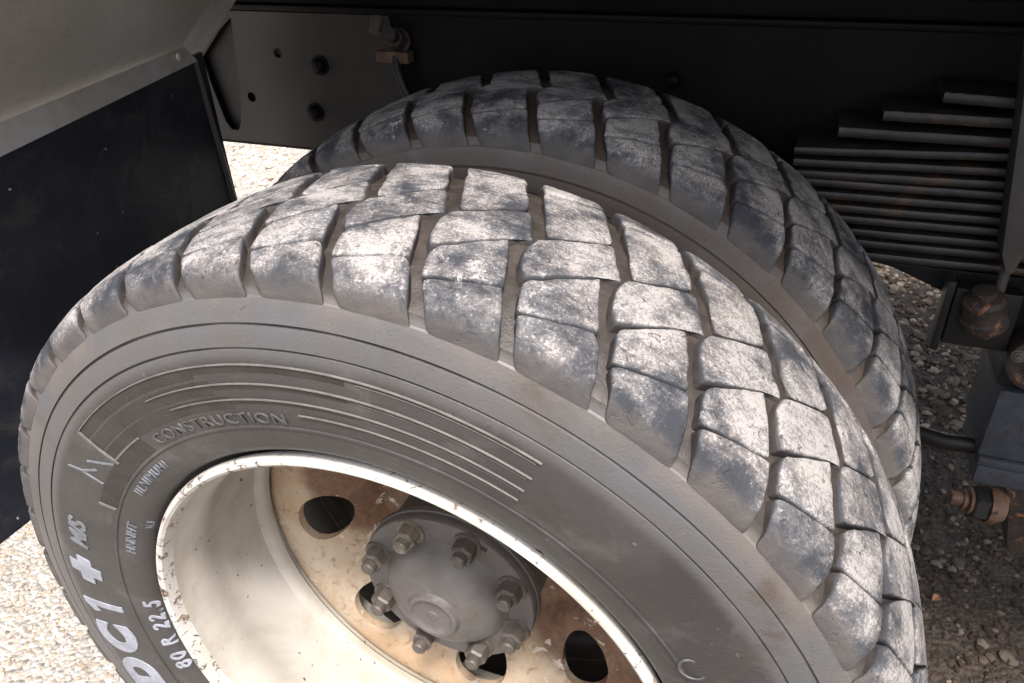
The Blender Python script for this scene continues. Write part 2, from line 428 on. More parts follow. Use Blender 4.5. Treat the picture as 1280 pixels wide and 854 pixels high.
def plate_holes_bm(bm, outline, holes, y0, y1):
    def loop(pts):
        vs = [bm.verts.new((x, y0, z)) for x, z in pts]
        return [bm.edges.new((vs[i], vs[(i + 1) % len(vs)])) for i in range(len(vs))]
    es = loop(outline)
    for h in holes: es += loop(h)
    g = bmesh.ops.triangle_fill(bm, use_beauty=True, use_dissolve=False, edges=es)
    fs = [f for f in g['geom'] if isinstance(f, bmesh.types.BMFace)]
    ex = bmesh.ops.extrude_face_region(bm, geom=fs)
    for v in [v for v in ex['geom'] if isinstance(v, bmesh.types.BMVert)]: v.co.y = y1
def circle(cx, cz, r, n=20):
    return [(cx + r * math.cos(2 * math.pi * i / n), cz + r * math.sin(2 * math.pi * i / n)) for i in range(n)]
def vnoise(p, seed, sc):
    """cheap smooth value noise, p: (n,3)"""
    r = np.random.default_rng(seed); out = np.zeros(len(p))
    for k in range(7):
        d = r.normal(size=3); d /= np.linalg.norm(d)
        out += np.sin(p @ d * sc * r.uniform(0.6, 1.9) + r.uniform(0, 6.28))
    return out / 7

# ------------------------------------------------------------------ ground
def ground_height(x, y):
    return 0.006 * np.sin(3.1 * x + 1.0) * np.cos(2.3 * y) + 0.004 * np.sin(9.0 * x + 5.0 * y)
GZ = -0.490
def build_ground():
    xs = np.concatenate([[-300, -60, -14], np.linspace(-5, 5, 91), [14, 60, 300]])
    ys = np.concatenate([[-300, -60, -14], np.linspace(-3, 7, 91), [16, 60, 300]])
    X, Y = np.meshgrid(xs, ys, indexing='ij')
    near = (np.abs(X) <= 5.01) & (Y >= -3.01) & (Y <= 7.01)
    Z = GZ + np.where(near, ground_height(X, Y), 0.0)
    V = np.stack([X, Y, Z], -1).reshape(-1, 3)
    n, m = X.shape
    F = [(i * m + j, (i + 1) * m + j, (i + 1) * m + j + 1, i * m + j + 1) for i in range(n - 1) for j in range(m - 1)]
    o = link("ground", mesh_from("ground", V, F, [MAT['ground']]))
    o["kind"] = "structure"; o["label"] = "pale gravel yard, brown and shade-darkened below the truck"
    return o
ground = build_ground()

ICO = None
def ico():
    bm = bmesh.new(); bmesh.ops.create_icosphere(bm, subdivisions=1, radius=1.0)
    V = np.array([v.co[:] for v in bm.verts]); F = np.array([[v.index for v in f.verts] for f in bm.faces]); bm.free()
    return V, F
ICOV, ICOF = ico()
def gravel(name, zones, mat, seed, label):
    r = np.random.default_rng(seed)
    VV, FF, TT = [], [], []
    off = 0
    for (x0, x1, y0, y1, n, s0, s1) in zones:
        for i in range(n):
            x, y = r.uniform(x0, x1), r.uniform(y0, y1)
            s = s0 + (s1 - s0) * r.random() ** 2.5
            sc = s * r.uniform(0.6, 1.3, 3) * np.array([1, 1, 0.7])
            v = ICOV * (1 + r.normal(0, 0.16, (len(ICOV), 1)))
            q = np.linalg.qr(r.normal(size=(3, 3)))[0]
            v = (v @ q) * sc
            a = r.uniform(0, 6.28); c_, s_ = math.cos(a), math.sin(a)
            v = v @ np.array([[c_, s_, 0], [-s_, c_, 0], [0, 0, 1]])
            v = v + np.array([x, y, GZ + ground_height(x, y) + sc[2] * r.uniform(0.0, 0.55)])
            VV.append(v); FF.append(ICOF + off); off += len(v); TT.append(np.full(len(v), r.random() ** 1.6))
    V = np.concatenate(VV); F = np.concatenate(FF); T = np.concatenate(TT)
    me = bpy.data.meshes.new(name)
    me.vertices.add(len(V)); me.vertices.foreach_set("co", V.ravel().astype(np.float32))
    me.loops.add(len(F) * 3); me.loops.foreach_set("vertex_index", F.ravel().astype(np.int32))
    me.polygons.add(len(F)); me.polygons.foreach_set("loop_start", (np.arange(len(F)) * 3).astype(np.int32))
    me.materials.append(mat)
    a = me.attributes.new("tint", 'FLOAT', 'POINT'); a.data.foreach_set("value", T.astype(np.float32))
    me.update(); me.validate(); me.shade_flat()
    o = link(name, me); o["kind"] = "stuff"; o["label"] = label
    return o
gravel("gravel", [(0.45, 1.3, 0.3, 1.3, 8000, 0.0014, 0.009)], MAT['gravel_dark'], 3, "fine brown gravel beside the wheels, shade put into its colour")
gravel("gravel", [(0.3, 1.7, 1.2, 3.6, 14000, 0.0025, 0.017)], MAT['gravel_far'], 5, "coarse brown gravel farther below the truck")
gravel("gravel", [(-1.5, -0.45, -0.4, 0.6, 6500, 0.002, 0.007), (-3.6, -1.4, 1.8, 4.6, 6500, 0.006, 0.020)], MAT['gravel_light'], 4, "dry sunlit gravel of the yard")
def stones():
    protos = []
    r = np.random.default_rng(11)
    for k in range(6):
        bm = bmesh.new(); bmesh.ops.create_icosphere(bm, subdivisions=2, radius=1.0)
        for v in bm.verts:
            p = np.array(v.co[:])
            for _ in range(1): pass
            v.co *= 1 + 0.18 * vnoise(p[None], 40 + k, 2.5)[0]
        for _ in range(5):                                    # chip flat facets off
            n = Vector(r.normal(size=3)).normalized(); d = r.uniform(0.62, 0.85)
            for v in bm.verts:
                e = v.co.dot(n) - d
                if e > 0: v.co -= n * e
        for v in bm.verts: v.co.z *= 0.65
        protos.append(bm_mesh("stone", bm, MAT['stone'], 28))
    spots = []
    for i in range(26): spots.append((r.uniform(0.6, 1.05), r.uniform(0.5, 1.15), r.uniform(0.006, 0.011)))
    for i in range(40): spots.append((r.uniform(0.5, 1.2), r.uniform(1.2, 2.6), r.uniform(0.010, 0.018)))
    for (x, y) in [(0.70, 0.78), (0.725, 0.775), (0.74, 0.80), (0.68, 0.81), (0.665, 0.70), (0.76, 0.60), (0.80, 0.585)]:
        spots.append((x, y, r.uniform(0.011, 0.016)))
    for i, (x, y, s) in enumerate(spots):
        o = link("stone", protos[i % 6], ground)
        o.location = (x, y, GZ + ground_height(x, y) + s * 0.25)
        o.scale = (s * r.uniform(0.8, 1.35), s * r.uniform(0.8, 1.2), s * r.uniform(0.7, 1.1))
        o.rotation_euler = (r.uniform(-.3, .3), r.uniform(-.3, .3), r.uniform(0, 6.28))
stones()

# ------------------------------------------------------------------ wheels
YC = -0.003
TOP = [(0, .504), (.025, .5037), (.05, .5028), (.07, .5012), (.09, .498), (.102, .4945), (.112, .4905), (.1200, .4845), (.1252, .4760), (.1274, .4626)]
BAS = [(0, .5008), (.025, .4992), (.05, .4942), (.07, .4905), (.09, .4872), (.0995, .4835), (.1075, .4795), (.1150, .4765), (.1225, .4728), (.1271, .4622)]
arc = [0.0]
for a, b in zip(TOP, TOP[1:]): arc.append(arc[-1] + math.hypot(b[0] - a[0], b[1] - a[1]))
ARC = np.array(arc); TOPA = np.array(TOP); BASA = np.array(BAS)
AMAX = ARC[-1]
def tread_pos(u_deg, a, h):
    """u: degrees round the tyre, a: signed arc coordinate across the tread, h: 0 groove floor .. 1 tread surface"""
    s = np.sign(a); aa = np.clip(np.abs(a), 0, AMAX)
    ty, tr = np.interp(aa, ARC, TOPA[:, 0]), np.interp(aa, ARC, TOPA[:, 1])
    by, br = np.interp(aa, ARC, BASA[:, 0]), np.interp(aa, ARC, BASA[:, 1])
    y = YC + s * (by + (ty - by) * h); r = br + (tr - br) * h
    f = np.radians(u_deg)
    return np.stack([r * np.sin(f), y, r * np.cos(f)], -1), r

PITCHES = 42
PITCH = 360.0 / PITCHES
PH0 = 13.1
def poly_at(pts, t):
    P = np.array(pts, float)
    d = np.concatenate([[0], np.cumsum(np.hypot(np.diff(P[:, 0]) * 0.0088, np.diff(P[:, 1])))]); d /= d[-1]
    return np.stack([np.interp(t, d, P[:, 0]), np.interp(t, d, P[:, 1])], -1)
def ramp(n, e):
    """0..1 with extra samples near both ends"""
    c = np.linspace(0, 1, n)
    return np.unique(np.concatenate([[0, e * 0.35, e, 1 - e, 1 - e * 0.35, 1], e + (1 - 2 * e) * c]))
def make_block(left, right, seed, wfun, rnd=0.0011, chip=0.0020, k0=1.0, k1=1.0, flush=0, grow=1.018):
    S, T = ramp(13, 0.07), ramp(9, 0.09)
    Lp, Rp = poly_at(left, T), poly_at(right, T)
    P = Lp[None] + (Rp - Lp)[None] * S[:, None, None]             # (ns, nt, 2)
    ns, nt = P.shape[:2]
    arcm = np.radians(1) * 0.5
    du = np.abs(Rp[:, 0] - Lp[:, 0]).mean() * arcm
    dv = max(np.hypot((Lp[-1, 0] - Lp[0, 0]) * arcm, Lp[-1, 1] - Lp[0, 1]), np.hypot((Rp[-1, 0] - Rp[0, 0]) * arcm, Rp[-1, 1] - Rp[0, 1]))
    ds = np.minimum(S, 1 - S)[:, None] * du
    dt = np.minimum(T * k0, (1 - T) * k1)[None, :] * dv
    # worn rounded corners in plan
    cx, cy = (S[:, None] - 0.5) * 2, (T[None, :] - 0.5) * 2
    r = np.random.default_rng(seed)
    cw = 0.06
    k = 1 - cw * (np.abs(cx) ** 6) * (np.abs(cy) ** 6)
    cen = P.mean((0, 1))
    P = cen + (P - cen) * k[..., None]
    pos0, _ = tread_pos(P[..., 0], P[..., 1], np.ones((ns, nt)))
    wob = vnoise(pos0.reshape(-1, 3), seed + 7, 70).reshape(ns, nt); wob2 = vnoise(pos0.reshape(-1, 3), seed + 8, 170).reshape(ns, nt)
    P = P + np.stack([0.20 * wob + 0.20 * wob2, 0.0008 * wob2], -1) * np.array([1.0, 1.0])
    q = pos0.reshape(-1, 3)
    n1 = vnoise(q, seed, 95).reshape(ns, nt); n2 = vnoise(q, seed + 50, 260).reshape(ns, nt); n3 = vnoise(q, seed + 90, 600).reshape(ns, nt)
    dist = np.minimum(ds, dt)
    rr = rnd * (1 + 0.6 * n1)
    e = np.clip(1 - dist / np.maximum(rr, 1e-4), 0, 1)
    drop = rr * (1 - np.sqrt(np.clip(1 - e ** 2, 0, 1))) * 0.85
    drop = drop + 0.0005 * n2 + 0.0005 * n3 + 0.0003 * n1
    drop = drop + chip * np.clip(n2 + 0.1, 0, 1) * (dist < 0.004)
    thick = 0.0145 * np.ones_like(drop)
    aa = np.abs(P[..., 1])
    thick = np.interp(aa, ARC, np.hypot(TOPA[:, 0] - BASA[:, 0], TOPA[:, 1] - BASA[:, 1])) + 0.0012
    h = 1 - drop / thick
    h = np.clip(h, 0.25, 1.12)
    sfun = lambda a: np.interp(np.abs(a), [0.116, 0.128, AMAX], [0.0, 0.45, 1.0]) * (flush)
    top, _ = tread_pos(P[..., 0], P[..., 1], h)
    SH = list(sfun(P[..., 1]).reshape(-1))
    V = list(top.reshape(-1, 3)); W = list(wfun(P[..., 1], n1).reshape(-1))
    # edges get a little less dust
    W = list(np.array(W) * np.clip(0.80 + dist.reshape(-1) / 0.008, 0.80, 1))
    F = [(i * nt + j, (i + 1) * nt + j, (i + 1) * nt + j + 1, i * nt + j + 1) for i in range(ns - 1) for j in range(nt - 1)]
    bidx = [(i, 0) for i in range(ns)] + [(ns - 1, j) for j in range(1, nt)] + [(i, nt - 1) for i in range(ns - 2, -1, -1)] + [(0, j) for j in range(nt - 2, 0, -1)]
    nb = len(bidx); base = len(V)
    for lev, (hh, g, wv) in enumerate(((0.55, 1 + (grow - 1) * .35, 0.12), (-0.10, grow, 0.0))):
        for (i, j) in bidx:
            p = cen + (P[i, j] - cen) * np.array([g, 1.0 + (g - 1) * 0.6])
            vv, _ = tread_pos(np.array(p[0]), np.array(p[1]), np.array(hh))
            V.append(vv); W.append(wv); SH.append(float(sfun(p[1])) * (0.6 if lev == 0 else 0.3))
    def ring(l, k): return base + l * nb + (k % nb)
    for k_ in range(nb):
        i0, j0 = bidx[k_]; i1, j1 = bidx[(k_ + 1) % nb]
        F.append((i0 * nt + j0, ring(0, k_), ring(0, k_ + 1), i1 * nt + j1))
        F.append((ring(0, k_), ring(1, k_), ring(1, k_ + 1), ring(0, k_ + 1)))
    me = mesh_from("tread_block", V, F, [MAT['tread']], attr={"wear": np.clip(W, 0, 1), "shoulder": np.clip(SH, 0, 1)}, angle=62)
    bm = bmesh.new(); bm.from_mesh(me); bmesh.ops.recalc_face_normals(bm, faces=bm.faces); bm.to_mesh(me); bm.free()
    return me
g = 0.12            # half a sipe, degrees
P_ = PITCH
a_ = lambda y: y - YC
BLOCKS = {}
w_mid = lambda a, n: np.clip(0.92 + 0.15 * n, 0, 1)
w_sh = lambda a, n: np.clip(np.interp(np.abs(a), [0.095, 0.112, 0.122, 0.132, 0.142], [0.92, 0.82, 0.72, 0.60, 0.50]) + 0.2 * n, 0, 1)
def zone(defn, wf):
    return [make_block(defn[0], defn[1], s, wf) for s in defn[2]]
# (left edge, right edge) each from the outer side of the truck inwards
shoulder = ([(6.3, -AMAX), (5.4, -.128), (4.5, -.112), (4.2, -.1074)], [(P_ + 4.7, -AMAX), (P_ + 4.15, -.1345), (P_ + 3.55, -.120), (P_ + 2.95, -.104), (P_ + 2.33, -.0894)])
inner = ([(4.15, -.1065), (3.9, -.094), (3.4, -.078), (3.5, -.0735)], [(P_ + 2.3, -.0885), (P_ + 1.5, -.069), (P_ + .5, -.044), (P_ + .1, -.0305)])
centre = ([(2.95, -.0715), (2.2, -.052), (1.75, -.035), (2.05, -.0155)], [(P_ + .60, -.0268), (P_ + 1.82, -.0228), (P_ + .9, -.004), (P_ - .35, .0245)])
back_in = ([(2.6, -.0105), (1.45, .018), (.3, .046), (-.85, .074)], [(P_ - .55, .0275), (P_ - 1.5, .048), (P_ - 2.4, .068), (P_ - 3.1, .0865)])
back_sh = ([(-1.05, .0765), (-1.7, .094), (-2.4, .112), (-3.2, AMAX)], [(P_ - 3.2, .089), (P_ - 3.8, .100), (P_ - 4.8, .120), (P_ - 6.0, AMAX)])
PROTO = {
    'shoulder': [make_block(*shoulder, 100 + s, w_sh, 0.0018, 0.0034, 60.0, 2.6, 1) for s in range(9)],
    'inner': [make_block(*inner, 200 + s, w_mid, k0=2.6) for s in range(6)],
    'centre': [make_block(*centre, 300 + s, w_mid, grow=1.08) for s in range(6)],
    'back_in': [make_block(*back_in, 400 + s, w_mid, k1=2.6) for s in range(6)],
    'back_sh': [make_block(*back_sh, 500 + s, w_sh, 0.0023, 0.0018, 2.6, 60.0, 1) for s in range(5)],
}
SIDE = [(.2960, -.1030), (.2995, -.1060), (.3035, -.1085), (.3062, -.1150), (.3085, -.1200), (.313, -.1250), (.318, -.1280), (.328, -.1310), (.336, -.1325), (.3405, -.1332), (.3415, -.1345), (.3435, -.1346), (.3447, -.1339),
        (.352, -.1360), (.362, -.1380), (.375, -.1395), (.39, -.1405), (.405, -.1408), (.415, -.1404), (.4216, -.1397), (.4222, -.1380), (.4234, -.1380), (.4240, -.1395), (.431, -.1388), (.438, -.1376),
        (.4416, -.1366), (.4423, -.1343), (.4436, -.1341), (.4442, -.1358), (.450, -.1341), (.456, -.1325), (.4605, -.1310), (.4630, -.1300)]
SR = np.array([p[0] for p in SIDE]); SY = np.array([p[1] for p in SIDE])
def side_y(r): return np.interp(r, SR, SY)
def carcass(mat):
    rear = [(r, -y + 2 * YC) for r, y in SIDE]
    floor_ = []
    for s in (-1, 1):
        pts = [(br - 0.0004, YC + s * by) for by, br in BAS[:-1]]
        if s == -1: floor_ += list(reversed(pts))
        else: floor_ += pts[1:]
    # the groove floor is joined to both sidewalls
    prof = SIDE + [(.4642, -.1285)] + floor_ + [(.4642, .1285 + 2 * YC)] + list(reversed(rear))
    return lathe("tyre", prof, [mat], n=288, angle=28)

def font_mesh(text, size, shear=0.0, offset=0.0, depth=0.0, space=1.0):
    c = bpy.data.curves.new("lettering", 'FONT'); c.body = text; c.size = size; c.shear = shear; c.offset = offset; c.extrude = depth; c.space_character = space
    c.align_x = 'CENTER'; c.align_y = 'CENTER'; c.resolution_u = 5
    o = bpy.data.objects.new("lettering", c); COL.objects.link(o)
    dg = bpy.context.evaluated_depsgraph_get()
    me = bpy.data.meshes.new_from_object(o.evaluated_get(dg))
    bpy.data.objects.remove(o); bpy.data.curves.remove(c)
    return me
def sidewall_text(text, phi, rad, size, mat, parent, shear=0.0, offset=0.0, raise_=0.0012, space=1.0, sx=1.0, tops_out=True):
    me = font_mesh(text, size, shear, offset, 0.0005, space)
    bm = bmesh.new(); bm.from_mesh(me)
    bmesh.ops.subdivide_edges(bm, edges=[e for e in bm.edges if e.calc_length() > 0.012], cuts=2)
    bmesh.ops.triangulate(bm, faces=bm.faces)
    for v in bm.verts:
        x, y, z = v.co
        r = rad + y; f = math.radians(phi) + sx * x / rad
        yy = side_y(r) - (raise_ if z > 0 else -0.0008)
        v.co = (r * math.sin(f), yy, r * math.cos(f))
    bmesh.ops.recalc_face_normals(bm, faces=bm.faces)
    bm.to_mesh(me); bm.free()
    me.materials.clear(); me.materials.append(mat)
    return link("lettering", me, parent)
def sidewall_glyph(poly, phi, rad, mat, parent):
    bm = bmesh.new()
    vs = [bm.verts.new((x, y, 1.0)) for x, y in poly]
    bmesh.ops.triangulate(bm, faces=[bm.faces.new(vs)])
    bmesh.ops.subdivide_edges(bm, edges=list(bm.edges), cuts=2)
    bmesh.ops.triangulate(bm, faces=list(bm.faces))
    ex = bmesh.ops.extrude_face_region(bm, geom=list(bm.faces))
    for v in [v for v in ex['geom'] if isinstance(v, bmesh.types.BMVert)]: v.co.z = -1.0
    for v in bm.verts:
        x, y, z = v.co
        r = rad + y; f = math.radians(phi) + x / rad
        v.co = (r * math.sin(f), side_y(r) - (.0012 if z > 0 else -.0008), r * math.cos(f))
    return link("lettering", bm_mesh("lettering", bm, mat), parent)
def arc_band(name, r0, r1, f0, f1, mat, parent, lift=0.0008, ribs=0, taper=None):
    """raised strip on the sidewall between radii r0 > r1 and angles f0..f1"""
    n = max(3, int(abs(f1 - f0) / (0.5 if not ribs else 0.25)))
    V, F = [], []
    for i in range(n + 1):
        f = math.radians(f0 + (f1 - f0) * i / n)
        ra, rb = r0, r1
        if taper: rb = r1 + (taper - r1) * i / n
        li = lift * (0.45 + 0.55 * (i % 2)) if ribs else lift
        for (r, l) in ((ra, -0.0012), (ra, li), (0.5 * (ra + rb), li), (rb, li), (rb, -0.0012)):
            V.append((r * math.sin(f), side_y(r) - l, r * math.cos(f)))
    for i in range(n):
        for k in range(4): F.append((i * 5 + k, i * 5 + k + 1, (i + 1) * 5 + k + 1, (i + 1) * 5 + k))
    F.append((0, 1, 2, 3, 4)); F.append(tuple(n * 5 + k for k in (4, 3, 2, 1, 0)))
    return link(name, mesh_from(name, V, F, [mat], angle=25), parent)
def side_stroke(pts, wid, mat, parent, name="scratch_mark"):
    """raised stroke on the sidewall through (angle, radius) points"""
    bm = bmesh.new(); prev = None
    for i, (f, r) in enumerate(pts):
        f0, r0 = pts[max(i - 1, 0)]; f1, r1 = pts[min(i + 1, len(pts) - 1)]
        tx, ty = math.radians(f1 - f0) * r, r1 - r0
        L = math.hypot(tx, ty); nx, ny = -ty / L, tx / L
        row = []
        for s, l in ((-1, -0.0008), (-0.8, 0.0011), (0.8, 0.0011), (1, -0.0008)):
            ff = math.radians(f) + s * nx * wid / 2 / r; rr = r + s * ny * wid / 2
            row.append(bm.verts.new((rr * math.sin(ff), side_y(rr) - l, rr * math.cos(ff))))
        if prev:
            for k in range(3): bm.faces.new((prev[k], prev[k + 1], row[k + 1], row[k]))
        else: bm.faces.new(row)
        prev = row
    bm.faces.new(prev)
    return link(name, bm_mesh(name, bm, mat), parent)

RIMP = [(.2935, -.1060), (.2985, -.1085), (.3012, -.1145), (.3008, -.1205), (.2985, -.1243), (.2950, -.1250), (.2918, -.1228), (.2900, -.1175), (.2890, -.1080), (.2868, -.0985), (.2822, -.0890), (.2795, -.0790),
        (.2790, -.0690), (.2806, -.0580), (.2838, -.0470), (.2860, -.0350), (.2868, -.0150), (.2862, .0100), (.2858, .0280), (.2850, .0325), (.2815, .0345), (.2775, .0385), (.2758, .0440), (.2762, .0520), (.2790, .0550),
        (.2840, .0570), (.2850, .0690), (.2850, .1120), (.2900, .1140), (.2980, .1170), (.2980, .1085)]
def disc_y(r):
    P = [(.106, .145), (.140, .142), (.152, .138), (.163, .124), (.176, .110), (.20, .0875), (.224, .0685), (.244, .0595), (.255, .0575), (.266, .0570), (.275, .0580), (.285, .0640)]
    return np.interp(r, [p[0] for p in P], [p[1] for p in P])
def disc_mesh(first_hole):
    bm = bmesh.new()
    RI, RO, H0, H1, RH, HR, HV = .106, .2852, .172, .253, .2125, .0382, .0300
    def vert(r, f): return bm.verts.new((r * math.sin(f), float(disc_y(r)), r * math.cos(f)))
    def grid(r0, r1, f0, f1, nr, nf):
        G = [[vert(r0 + (r1 - r0) * i / nr, f0 + (f1 - f0) * j / nf) for j in range(nf + 1)] for i in range(nr + 1)]
        for i in range(nr):
            for j in range(nf): bm.faces.new((G[i][j], G[i][j + 1], G[i + 1][j + 1], G[i + 1][j]))
    D = math.radians
    holes = []
    for k in range(8):
        c = D(first_hole + 45 * k); hw = D(11.25)
        grid(RI, H0, c - hw, c + hw, 12, 8); grid(H1, RO, c - hw, c + hw, 5, 8)
        grid(RI, H0, c + hw, c + 3 * hw, 12, 8); grid(H0, H1, c + hw, c + 3 * hw, 8, 8); grid(H1, RO, c + hw, c + 3 * hw, 5, 8)
        border = []
        for i in range(8): border.append((H0, c - hw + 2 * hw * i / 8))
        for i in range(8): border.append((H0 + (H1 - H0) * i / 8, c + hw))
        for i in range(8): border.append((H1, c + hw - 2 * hw * i / 8))
        for i in range(8): border.append((H1 - (H1 - H0) * i / 8, c - hw))
        rows = []
        for q in range(6):
            t = q / 5.0; row = []
            for (r, f) in border:
                bx, by = (f - c) * RH, r - RH
                an = math.atan2(by / HV, bx / HR); hx, hy = HR * math.cos(an), HV * math.sin(an)
                x, y = bx + (hx - bx) * t, by + (hy - by) * t
                row.append(vert(RH + y, c + x / RH))
            rows.append(row)
        edge = []
        for dy in (0.0012, 0.010):
            row = []
            for v in rows[-1]:
                row.append(bm.verts.new((v.co.x * (1), v.co.y + dy, v.co.z)))
            rows.append(row)
        for a, b in zip(rows, rows[1:]):
            for i in range(32): bm.faces.new((a[i], a[(i + 1) % 32], b[(i + 1) % 32], b[i]))
    return bm_mesh("wheel_disc", bm, MAT['disc'], 35)
def hex_bolt_mesh(name, rad, h, stud_r, stud_h, mat, washer=True):
    """hex nut with a stud end; its axis runs along -y from the origin"""
    bm = bmesh.new()
    if washer: cyl_bm(bm, (0, 0.0005, 0), (0, -0.003, 0), rad * 1.28, rad * 1.22, 28)
    a, b = cyl_bm(bm, (0, -0.002, 0), (0, -h * 0.86, 0), rad, rad, 6, caps=False)
    top = [bm.verts.new((v.co.x * 0.86, -h, v.co.z * 0.86)) for v in b]
    for i in range(6): bm.faces.new((b[i], b[(i + 1) % 6], top[(i + 1) % 6], top[i]))
    bm.faces.new(top)
    cyl_bm(bm, (0, -h + 0.001, 0), (0, -h - stud_h * 0.8, 0), stud_r, stud_r, 18)
    cyl_bm(bm, (0, -h - stud_h * 0.8 + 0.0005, 0), (0, -h - stud_h, 0), stud_r * 0.98, stud_r * 0.8, 18)
    return bm_mesh(name, bm, mat, 30)

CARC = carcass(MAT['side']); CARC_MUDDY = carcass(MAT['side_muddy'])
def tread_blocks(parent, phase, r):
    for k in range(PITCHES):
        for key in ('shoulder', 'inner', 'centre', 'back_in', 'back_sh'):
            me = PROTO[key][int(r.integers(len(PROTO[key])))]
            o = link("tread_block", me, parent)
            o.rotation_euler = (0, math.radians(phase + PITCH * k), 0)
# every block of the tread row by row: 42 pitches of five
def outer_wheel():
    t = empty("wheel", "outer wheel with pale dusty tread, white rim and grey bolted hub", "truck wheel", group="dual truck wheels on one hub")
    ty = link("tyre", CARC, t)
    tread_blocks(ty, PH0, np.random.default_rng(21))
    # moulded bands and ridges
    B, RG = MAT['band'], MAT['ridge']
    arc_band("moulded_band", .4092, .3975, -47.2, -19.4, B, ty, 0.0004, ribs=1)
    arc_band("moulded_band", .4082, .4015, -19.4, 2.6, B, ty, 0.0004, ribs=1)
    arc_band("moulded_band", .3945, .3800, -47.2, -17.5, B, ty, 0.0004, ribs=1)
    arc_band("moulded_band", .3905, .3850, -17.5, 2.6, B, ty, 0.0004, ribs=1)
    arc_band("moulded_band", .3775, .3645, -47.0, -15.5, B, ty, 0.0004, ribs=1)
    arc_band("moulded_band", .3745, .3700, -15.5, 3.2, B, ty, 0.0004, ribs=1)
    arc_band("moulded_band", .3635, .3450, -60.4, -38.0, B, ty, 0.0004, ribs=1)
    arc_band("moulded_band", .3605, .3570, -5.0, 4.0, B, ty, 0.0004, ribs=1)
    for (ra, fa) in ((.4096, -47.2), (.3912, -30.0), (.3752, -27.0), (.3616, -5.2)):
        arc_band("moulded_ridge", ra, ra - .0009, fa, 25.5, RG, ty, 0.0017)
        arc_band("moulded_ridge", ra - .0016, ra - .0034, 2.6, 25.3, B, ty, 0.0003)  # dark strip painted for the thin shadow beside each ridge
        arc_band("moulded_ridge", ra - .0040, ra - .0046, 4.0, 25.0, RG, ty, 0.0006)
    arc_band("moulded_ridge", .4092, .3606, -47.55, -47.1, RG, ty, 0.0015)
    arc_band("moulded_ridge", .3635, .3450, -60.9, -60.4, RG, ty, 0.0015)
    arc_band("moulded_ridge", .3660, .3640, -47.0, -38.0, RG, ty, 0.0010)
    # lettering
    sidewall_text("CONSTRUCTION", -21.6, .3535, .0175, MAT['emboss'], ty, 0, .0, .0012, 1.14, 1.14)
    sidewall_text("D", -109.2, .3845, .066, MAT['white'], ty, 0.1, .0048)
    sidewall_text("C", -100.0, .3840, .066, MAT['white'], ty, 0.1, .0048)
    sidewall_glyph([(-.012, .0165), (.0015, .0270), (.0090, .0270), (.0040, -.0270), (-.0050, -.0270), (-.0012, .0150), (-.0105, .0090)], -91.2, .3835, MAT['white'], ty)
    sidewall_text("+", -82.5, .3850, .060, MAT['white'], ty, 0.2, .0060)
    sidewall_text("M/S", -72.5, .3870, .030, MAT['bluegrey'], ty, 0.25, .0009)
    sidewall_text("80 R 22.5", -98.2, .3165, .0235, MAT['white'], ty, 0, .0004, .0012, 1.25, 1.02)
    sidewall_text("HNNHT", -67.8, .3255, .0150, MAT['bluegrey'], ty, 0.15, .0001, .0012, 1.15, .95)
    sidewall_text("ALV", -62.3, .3105, .0085, MAT['bluegrey'], ty, 0, 0)
    sidewall_text("IILNIMUHI", -46.2, .3300, .0150, MAT['bluegrey'], ty, 0.2, -.0001, .0012, 1.2, .98)
    sidewall_text("- -- ---", -77.6, .3040, .0085, MAT['bluegrey'], ty, 0, 0)
    for pts in ([(-56.1, .4049), (-55.0, .389), (-52.6, .376)], [(-55.2, .389), (-55.1, .3645)], [(-52.0, .388), (-48.5, .3640)]):
        side_stroke(pts, .0030, MAT['bluegrey'], ty, "moulded_mark")
    # small moulded emblem low on the sidewall
    lm = lathe("moulded_ring", [(.0095, -.0016), (.0100, -.0022), (.0112, -.0022), (.0118, -.0012)], [MAT['emboss']], 32)
    f = math.radians(57.5); e = link("moulded_ring", lm, ty); e.location = (.354 * math.sin(f), float(side_y(.354)) + .0008, .354 * math.cos(f))
    # rim
    fm = [1 if q < 8 else 0 for q in range(len(RIMP) - 1)]
    rim = link("rim", lathe("rim", RIMP, [MAT['rim'], MAT['lip']], 256, fm, 30), t)
    link("wheel_disc", disc_mesh(133.0), t)
    hubp = [(.0001, -.0265), (.006, -.0268), (.0075, -.0255), (.020, -.0250), (.0235, -.0262), (.0262, -.0290), (.0290, -.0296), (.0312, -.0280), (.0322, -.0245), (.0335, -.0222), (.040, -.0195), (.050, -.0158), (.060, -.0105),
            (.0680, -.0040), (.0740, .0040), (.0775, .0100), (.0805, .0125), (.086, .0132), (.1075, .0132), (.1097, .0142), (.1107, .0165), (.1107, .0225), (.1105, .0240), (.1105, .0262), (.1120, .0275), (.1120, .0350), (.1080, .0370), (.1030, .0400), (.1025, .1400)]
    hub = link("hub", lathe("hub", hubp, [MAT['hub']], 96, None, 30), t)
    bm1 = hex_bolt_mesh("hub_bolt", .0142, .0205, .0090, .0095, MAT['bolt']); bm2 = hex_bolt_mesh("hub_bolt", .0142, .0205, .0090, .0095, MAT['boltclean'])
    for k in range(8):
        an = math.radians(-24.5 + 45 * k)
        b = link("hub_bolt", bm2 if k == 0 else bm1, hub, "hub bolt with a bare pale end" if k == 0 else None)
        b.location = (.0935 * math.sin(an), .0135, .0935 * math.cos(an)); b.rotation_euler = (0, 0.6 * k, 0)
    # grease screw beside a bolt and faint cast marks on the dome
    bm = bmesh.new(); cyl_bm(bm, (0, 0, 0), (0, -.006, 0), .0035, .0025, 10)
    gs = link("grease_screw", bm_mesh("grease_screw", bm, MAT['bolt']), hub); gs.location = (.1035 * math.sin(math.radians(31)), .0135, .1035 * math.cos(math.radians(31)))
    return t
